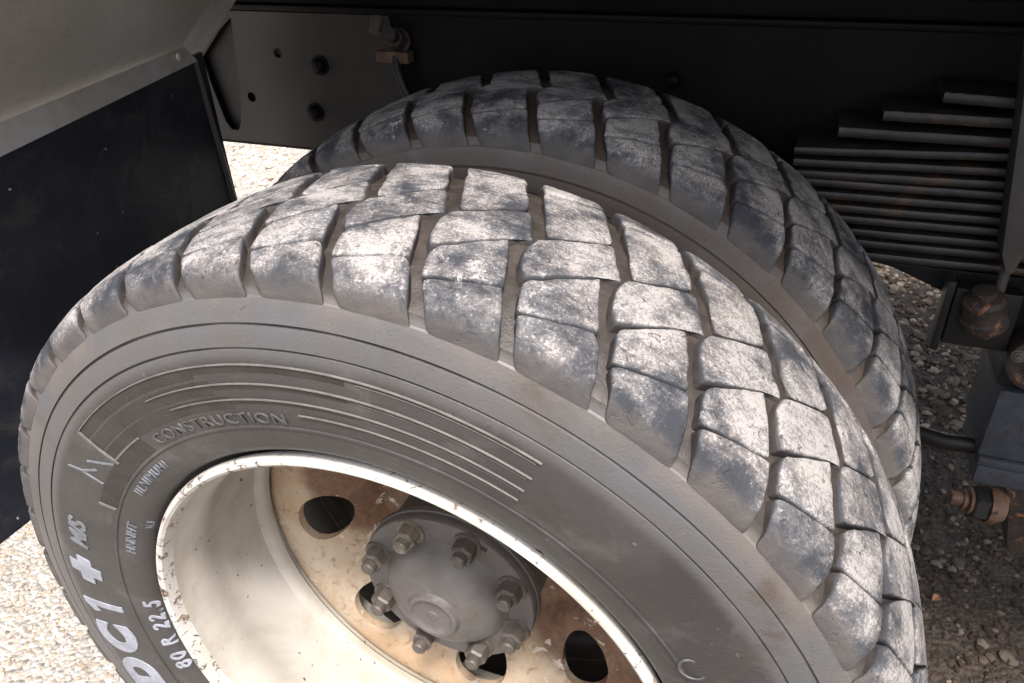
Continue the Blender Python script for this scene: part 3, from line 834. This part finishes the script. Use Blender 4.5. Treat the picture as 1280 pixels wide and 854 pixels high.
def inner_wheel():
    t = empty("wheel", "inner wheel with brown dusty shaded tread between the outer wheel and the chassis", "truck wheel", (0, 0.346, 0), "dual truck wheels on one hub")
    s = 1.029
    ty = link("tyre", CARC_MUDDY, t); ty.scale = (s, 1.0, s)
    tread_blocks(ty, PH0 - 4.2, np.random.default_rng(22))
    rim = link("rim", lathe("rim", [(r, -y) for r, y in RIMP], [MAT['rim'], MAT['lip']], 96, None, 30), t); rim.scale = (s, 1, s)
    bm = bmesh.new()
    d = link("wheel_disc", lathe("wheel_disc", [(.106, -.10), (.16, -.085), (.20, -.072), (.285, -.070)], [MAT['disc']], 96), t); d.scale = (s, 1, s)
    link("brake_drum", lathe("brake_drum", [(.0, .02), (.20, .02), (.215, .03), (.215, .20), (.0, .20)], [MAT['black']], 64), t)
    return t
wheel1 = outer_wheel()
TREAD_TC[0].object = wheel1
wheel2 = inner_wheel()

# ------------------------------------------------------------------ truck: chassis, guard, flap, spring
truck = empty("truck", "truck underside with black frame rail, leaf spring and mud flap around the wheels", "truck", (0, 1.1, -0.49))
truck.location = (0, 0, 0)
def part(name, me, parent=truck, label=None): return link(name, me, parent, label)

# frame rail: channel with a slot, holes and bolts
slot = [(-.641, .534), (-.668, .515), (-.721, .465), (-.715, .42), (-.700, .352), (-.690, .338), (-.675, .338), (-.666, .352), (-.658, .385), (-.651, .43), (-.648, .47), (-.643, .51)]
bm = bmesh.new()
plate_holes_bm(bm, [(-1.3, .320), (3.2, .320), (3.2, .5455), (-1.3, .5455)], [slot, circle(-.557, .480, .0085), circle(-.630, .401, .0085)], .606, .614)
rail = part("frame_rail", bm_mesh("frame_rail", bm, MAT['chassis'], 30))
part("rail_flange", box_mesh("rail_flange", (-1.3, .594, .5475), (3.2, .680, .556), MAT['chassis'], .002), rail)
part("rail_flange", box_mesh("rail_flange", (-1.3, .6095, .3105), (3.2, .680, .3185), MAT['chassis'], .002), rail)
def dome_bolt():
    prof = [(.0, -.0115), (.004, -.0112), (.008, -.0095), (.0105, -.006), (.0115, -.002), (.0120, .0), (.0165, .0), (.0165, .002)]
    return lathe("rail_bolt", prof, [MAT['chassis']], 24)
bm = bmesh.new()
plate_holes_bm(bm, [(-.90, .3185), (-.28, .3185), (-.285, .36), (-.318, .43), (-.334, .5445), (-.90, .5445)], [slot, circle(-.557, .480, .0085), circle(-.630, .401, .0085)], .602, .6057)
part("lit_rail_overlay", bm_mesh("lit_rail_overlay", bm, MAT['rail_lit'], 30), rail)  # thin overlay added so the lit left end of the rail reads paler
dm = dome_bolt()
for (x, z) in ((-.474, .463), (-.498, .383), (-.30, .40), (.12, .47), (.18, .40)):
    b = part("rail_bolt", dm, rail); b.location = (x, .600 if x < -.4 else .604, z)
bm = bmesh.new()
box_bm(bm, (-.80, .617, .321), (-.60, .70, .545), .004)  # dark box added behind the slot to stand for its shade
part("slot_backing", bm_mesh("slot_backing", bm, MAT['black']))
bm = bmesh.new()
box_bm(bm, (-1.3, .603, .5575), (3.2, .70, .70), .006)
sub = part("subframe_beam", bm_mesh("subframe_beam", bm, MAT['chassis']))
part("subframe_beam", box_mesh("subframe_beam", (.16, .585, .585), (3.2, .6015, .66), MAT['chassis'], .004))
# the far rail, its subframe and the axle
part("frame_rail", box_mesh("frame_rail", (-1.3, 1.42, .32), (3.2, 1.43, .55), MAT['chassis'], .002))
part("subframe_beam", box_mesh("subframe_beam", (-1.3, 1.36, .575), (3.2, 1.43, .70), MAT['chassis'], .004))
bm = bmesh.new(); cyl_bm(bm, (0, .56, 0), (0, 1.95, 0), .075, .075, 32); part("axle", bm_mesh("axle", bm, MAT['black']))
# unseen deck over the wheels, added and sized for the shade it casts
deck = part("unseen_deck", box_mesh("unseen_deck", (-1.30, .0, .785), (3.3, 1.55, .825), MAT['chassis'], .004))
for x in np.arange(-1.0, 3.1, .5):
    part("unseen_bearer", box_mesh("unseen_bearer", (x - .03, .04, .735), (x + .03, 1.5, .783), MAT['chassis'], .003), deck)

# rusty fitting on the rail
fit = part("pipe_fitting", hex_bolt_mesh("pipe_fitting", .017, .026, .010, .02, MAT['rust']))
fit.location = (-.318, .594, .508); fit.rotation_euler = (math.radians(-25), 0, math.radians(15))
bm = bmesh.new(); tube_bm(bm, [(-.318, .585, .495), (-.312, .575, .470), (-.300, .570, .440), (-.28, .575, .40), (-.27, .59, .33)], .008)
part("pipe", bm_mesh("pipe", bm, MAT['black']), fit).matrix_parent_inverse = Matrix.LocRotScale(fit.location, fit.rotation_euler, None).inverted()
bm = bmesh.new(); cyl_bm(bm, (-.335, .570, .545), (-.335, .555, .528), .011, .009, 16)
part("fitting_cap", bm_mesh("fitting_cap", bm, MAT['bolt']), fit).matrix_parent_inverse = Matrix.LocRotScale(fit.location, fit.rotation_euler, None).inverted()
bm = bmesh.new(); box_bm(bm, (-.350, .575, .478), (-.292, .596, .496), .003)
part("fitting_bracket", bm_mesh("fitting_bracket", bm, MAT['copper']), fit).matrix_parent_inverse = Matrix.LocRotScale(fit.location, fit.rotation_euler, None).inverted()

# mud flap with its aluminium strip
XF = -.620
def top_z(y): return .4395 + .117 * y
bm = bmesh.new()
ys = np.linspace(-.17, .486, 30); zs = np.linspace(0, 1, 22)
def flap_pt(y, t, dx):
    yi = y
    zt = top_z(y) + .004; zb = -.012
    if y > .40:                                            # inner edge slants a little towards the ground
        yi = .40 + (y - .40) * (1 + 0.12 * (1 - t))
    z = zb + (zt - zb) * t
    x = XF + dx + .006 * math.sin(7 * y + 2.0) * (1 - t) + .010 * (1 - t) ** 2
    return (x, yi, z)
G = [[bm.verts.new(flap_pt(y, t, 0)) for t in zs] for y in ys]
for i in range(len(ys) - 1):
    for j in range(len(zs) - 1): bm.faces.new((G[i][j], G[i + 1][j], G[i + 1][j + 1], G[i][j + 1]))
bmesh.ops.recalc_face_normals(bm, faces=bm.faces)
bmesh.ops.solidify(bm, geom=bm.faces, thickness=.006)
flap = part("mud_flap", bm_mesh("mud_flap", bm, MAT['flap']))
def strip(name, pts, mat, parent, th=.003):
    bm = bmesh.new(); vs = [bm.verts.new(p) for p in pts]; bm.faces.new(vs)
    bmesh.ops.solidify(bm, geom=bm.faces, thickness=th)
    bmesh.ops.bevel(bm, geom=list(bm.edges), offset=.0008, segments=1, affect='EDGES')
    return part(name, bm_mesh(name, bm, mat), parent)
strip("edge_strip", [(XF + .010, -.17, top_z(-.17)), (XF + .010, .468, top_z(.468) - .004), (XF + .009, .446, top_z(.446) + .024), (XF + .009, -.17, top_z(-.17) + .043)], MAT['trim'], flap)
# folded inner edge of the flap
bm = bmesh.new()
P1 = [(XF + .004, .462, .492), (XF + .006, .468, .380), (XF + .008, .474, .255), (XF + .012, .480, .10), (XF + .014, .484, -.01)]
for a, b in zip(P1, P1[1:]):
    a2, b2 = (a[0] + .007, a[1] + .004, a[2]), (b[0] + .007, b[1] + .004, b[2])
    v = [bm.verts.new(p) for p in (a, b, b2, a2)]; bm.faces.new(v)
bmesh.ops.remove_doubles(bm, verts=bm.verts, dist=1e-5)
bmesh.ops.solidify(bm, geom=bm.faces, thickness=.003)
part("flap_edge", bm_mesh("flap_edge", bm, MAT['rail_lit']), flap)
# pale scratches across the flap
from mathutils.bvhtree import BVHTree
FLAP_BVH = BVHTree.FromPolygons([v.co for v in flap.data.vertices], [p.vertices[:] for p in flap.data.polygons])
SCRATCH = [[(.366, .456), (.352, .436), (.344, .412), (.340, .388), (.338, .362)], [(.327, .408), (.316, .386), (.305, .362), (.292, .325), (.279, .288)], [(.251, .414), (.222, .388), (.196, .350)]]
for L in SCRATCH:
    bm = bmesh.new(); prev = None
    for (y, z), wd in zip(L, np.linspace(.0012, .0004, len(L))):
        hit = FLAP_BVH.ray_cast(Vector((-.45, y, z)), Vector((-1, 0, 0)))[0]
        xx = (hit.x if hit else XF) - .0012
        row = [bm.verts.new((xx + .0016, y - wd, z)), bm.verts.new((xx + .0016, y + wd, z))]
        if prev: bm.faces.new((prev[0], prev[1], row[1], row[0]))
        prev = row
    bmesh.ops.solidify(bm, geom=bm.faces, thickness=-.0008)
    part("scratch_mark", bm_mesh("scratch_mark", bm, MAT['bar']), flap)
# screws in the strip
bm = bmesh.new(); bmesh.ops.create_uvsphere(bm, u_segments=12, v_segments=6, radius=.007); sm = bm_mesh("strip_screw", bm, MAT['trim'])
for y in (.43,):
    s_ = part("strip_screw", sm, flap); s_.location = (XF + .011, y, top_z(y) + .014); s_.scale = (.5, 1, 1)
# mud guard: inclined sheet above the flap with a folded inner edge
bm = bmesh.new()
def guard_pt(y, t):
    z0 = top_z(y) + .043 - .019 * (y + .17) / .616 - .002
    return (XF - .004 + .20 * t, y + .03 * t, z0 + .19 * t + .02 * t * t)
GY = np.linspace(-.17, .447, 16)
G = [[bm.verts.new(guard_pt(y, t)) for t in np.linspace(0, 1, 12)] for y in GY]
for i in range(15):
    for j in range(11): bm.faces.new((G[i][j], G[i + 1][j], G[i + 1][j + 1], G[i][j + 1]))
bmesh.ops.recalc_face_normals(bm, faces=bm.faces); bmesh.ops.solidify(bm, geom=bm.faces, thickness=.003)
guard = part("mud_guard", bm_mesh("mud_guard", bm, MAT['guard']))
bm = bmesh.new()
prev = None
for t in np.linspace(0, 1, 8):
    p = Vector(guard_pt(.449, t)) + Vector((.003, 0, 0)); q = p + Vector((-.012, .046, -.026))
    row = [bm.verts.new(p), bm.verts.new(q)]
    if prev: bm.faces.new((prev[0], prev[1], row[1], row[0]))
    prev = row
bmesh.ops.solidify(bm, geom=bm.faces, thickness=.003)
part("guard_flange", bm_mesh("guard_flange", bm, MAT['trim']), guard)

# leaf spring
SY0, SY1 = .500, .585
tops = [(.456, .4972), (.396, .4713), (.349, .4479), (.3005, .4185), (.3015, .4032), (.307, .3885), (.27, .3740), (.25, .3590), (.23, .3440), (.20, .3300), (.18, .3150), (.16, .3000), (.12, .2840)]
rights = [(.5122, .4951), (.5184, .4717), (.5246, .4487), (.5295, .43), (.5344, .4119), (.5385, .3963), (.5422, .3826), (.5464, .3666), (.5507, .3505), (.5546, .3361), (.559, .3194), (.5629, .3047), (.5675, .2875)]
spring = bpy.data.objects.new("leaf_spring", None); COL.objects.link(spring); spring.parent = truck
XE = 1.02
for k, ((x0, z0), (x1, z1)) in enumerate(zip(tops, rights)):
    th = .0125 if k < 3 else .0100
    bm = bmesh.new()
    xs = np.linspace(x0, 2 * .575 - x0, 26)
    slope = (z1 - z0) / (x1 - x0) if k < 6 else 0.02
    if k >= 6: z0 = z1 - slope * (x1 - x0)
    rows = []
    for x in xs:
        d = (x - .575)
        zc = z0 + slope * (min(x, 1.15 - x) - x0)
        e = .0014
        dr = random.uniform(-.0003, .0003)
        rows.append([bm.verts.new((x, yy, zc + zz + dr)) for yy, zz in ((SY0 + .0005, -th + e * .6), (SY0, -th * .5), (SY0 + .0008, -e), (SY0 + e, -.0004), (SY0 + e + .003, 0), (SY1 - e, 0), (SY1, -e), (SY1, -th + e), (SY1 - e, -th), (SY0 + e, -th))])
    for a, b in zip(rows, rows[1:]):
        for i in range(10): bm.faces.new((a[i], a[(i + 1) % 10], b[(i + 1) % 10], b[i]))
    bm.faces.new(rows[0]); bm.faces.new(list(reversed(rows[-1])))
    part("spring_leaf", bm_mesh("spring_leaf", bm, MAT['spring'], 50), spring)
# spring seat below the pack, shows as a dark wedge
bm = bmesh.new(); prism_bm(bm, [(.40, .2690), (.75, .2690), (.72, .20), (.545, .175), (.535, .228), (.448, .262)], .515, .64, .003)
part("spring_seat", bm_mesh("spring_seat", bm, MAT['black']), spring)
# clamp bar tapering into a rod
bm = bmesh.new(); prism_bm(bm, [(.512, .60), (.551, .60), (.5785, .325), (.5735, .298), (.5655, .298), (.5555, .322)], .455, .497, .002)
clamp = part("spring_clamp", bm_mesh("spring_clamp", bm, MAT['bar']))
bm = bmesh.new(); cyl_bm(bm, (.5697, .475, .304), (.570, .470, .200), .0062, .0062, 16)
part("clamp_rod", bm_mesh("clamp_rod", bm, MAT['bar']), clamp)
bm = bmesh.new(); prism_bm(bm, [(.62, .60), (.68, .60), (.655, .30), (.635, .22), (.615, .235)], .45, .50, .003)
part("clamp_plate", bm_mesh("clamp_plate", bm, MAT['bar']), clamp)
# rust streaked post left of the rod
bm = bmesh.new(); box_bm(bm, (.512, .470, .170), (.522, .50, .272), .003); box_bm(bm, (.524, .475, .18), (.60, .50, .262), .003)
part("clamp_post", bm_mesh("clamp_post", bm, MAT['black']), clamp)
# cup with rust, held below the rod
cp = lathe("cup", [(.0, -.004), (.014, -.004), (.019, .004), (.030, .006), (.0325, .000), (.0325, -.010), (.0295, -.013), (.0275, -.036), (.029, -.039), (.025, -.046), (.016, -.049), (.016, -.058), (.0, -.060)], [MAT['rust']], 40)
cup = part("cup", cp); cup.rotation_euler = (math.radians(-82), math.radians(-14), 0); cup.location = (.562, .462, .225); cup.scale = (.86, .86, .86)
# round boss with a bolt at the very edge
bo = lathe("boss", [(.0, -.010), (.011, -.010), (.012, .0), (.022, .0), (.028, -.006), (.034, -.004), (.036, .002), (.036, .05)], [MAT['rust']], 40)
boss = part("boss", bo); boss.location = (.634, .455, .178); boss.rotation_euler = (math.radians(-8), 0, math.radians(-8))
bolt = part("boss_bolt", hex_bolt_mesh("boss_bolt", .007, .006, .003, .003, MAT['bolt']), boss); bolt.location = (-.024, -.004, .010)
# cast bracket
bm = bmesh.new()
box_bm(bm, (.606, .462, .020), (.74, .60, .130), .006)
box_bm(bm, (.609, .460, .004), (.742, .602, .018), .004)
box_bm(bm, (.612, .464, -.030), (.742, .598, .0025), .006)
casting = part("cast_bracket", bm_mesh("cast_bracket", bm, MAT['casting']))
bm = bmesh.new(); box_bm(bm, (.600, .470, .131), (.76, .62, .19), .008)
part("bracket_cap", bm_mesh("bracket_cap", bm, MAT['black']), casting)
bm = bmesh.new(); prism_bm(bm, [(.655, -.028), (.78, -.028), (.78, -.16), (.690, -.15), (.668, -.06)], .475, .56, .004)
part("bracket_foot", bm_mesh("bracket_foot", bm, MAT['rust']), casting)
# stud with copper coloured washers and a black hex nut
stud = bpy.data.objects.new("stud_nut", None); COL.objects.link(stud); stud.parent = truck; stud.location = (.592, .462, -.062); stud.rotation_euler = (0, math.radians(4), math.radians(6))
def along_x(name, prof, mat, n=20):
    bm = bmesh.new(); rings = []
    for x, r in prof: rings.append([bm.verts.new((x, r * math.cos(2 * math.pi * k / n + .3), r * math.sin(2 * math.pi * k / n + .3))) for k in range(n)])
    for a, b in zip(rings, rings[1:]):
        for k in range(n): bm.faces.new((a[k], a[(k + 1) % n], b[(k + 1) % n], b[k]))
    bm.faces.new(list(reversed(rings[0]))); bm.faces.new(rings[-1])
    return part(name, bm_mesh(name, bm, mat, 30), stud)
along_x("stud_end", [(0, .0095), (.001, .0105), (.016, .0108)], MAT['copper'])
along_x("washer", [(.016, .014), (.0195, .0145), (.020, .0115), (.0225, .0115), (.0235, .019), (.0275, .020)], MAT['copper'])
along_x("nut", [(.0275, .0245), (.030, .0265), (.046, .0265), (.048, .025)], MAT['black'], 6)
along_x("collar", [(.048, .027), (.055, .030), (.060, .026), (.070, .022)], MAT['copper'])
bm = bmesh.new(); tube_bm(bm, [(.40, .56, -.01), (.52, .53, -.004), (.575, .50, .006), (.62, .50, .010)], .012)
part("brake_hose", bm_mesh("brake_hose", bm, MAT['black']))

# dry leaf on the gravel
bm = bmesh.new()
o_ = [(0, 0, 0), (.008, .006, .004), (.016, .007, .005), (.026, 0, .002), (.016, -.007, .006), (.008, -.006, .005)]
c_ = bm.verts.new((.013, 0, .001)); vs = [bm.verts.new(p) for p in o_]
for i in range(6): bm.faces.new((c_, vs[i], vs[(i + 1) % 6]))
lf = link("dry_leaf", bm_mesh("dry_leaf", bm, MAT['leaf']))
lf.location = (.68, .665, GZ + .012); lf.rotation_euler = (.3, .2, 1.0)
lf["label"] = "small dry orange leaf on the brown gravel beside the wheel"; lf["category"] = "leaf"
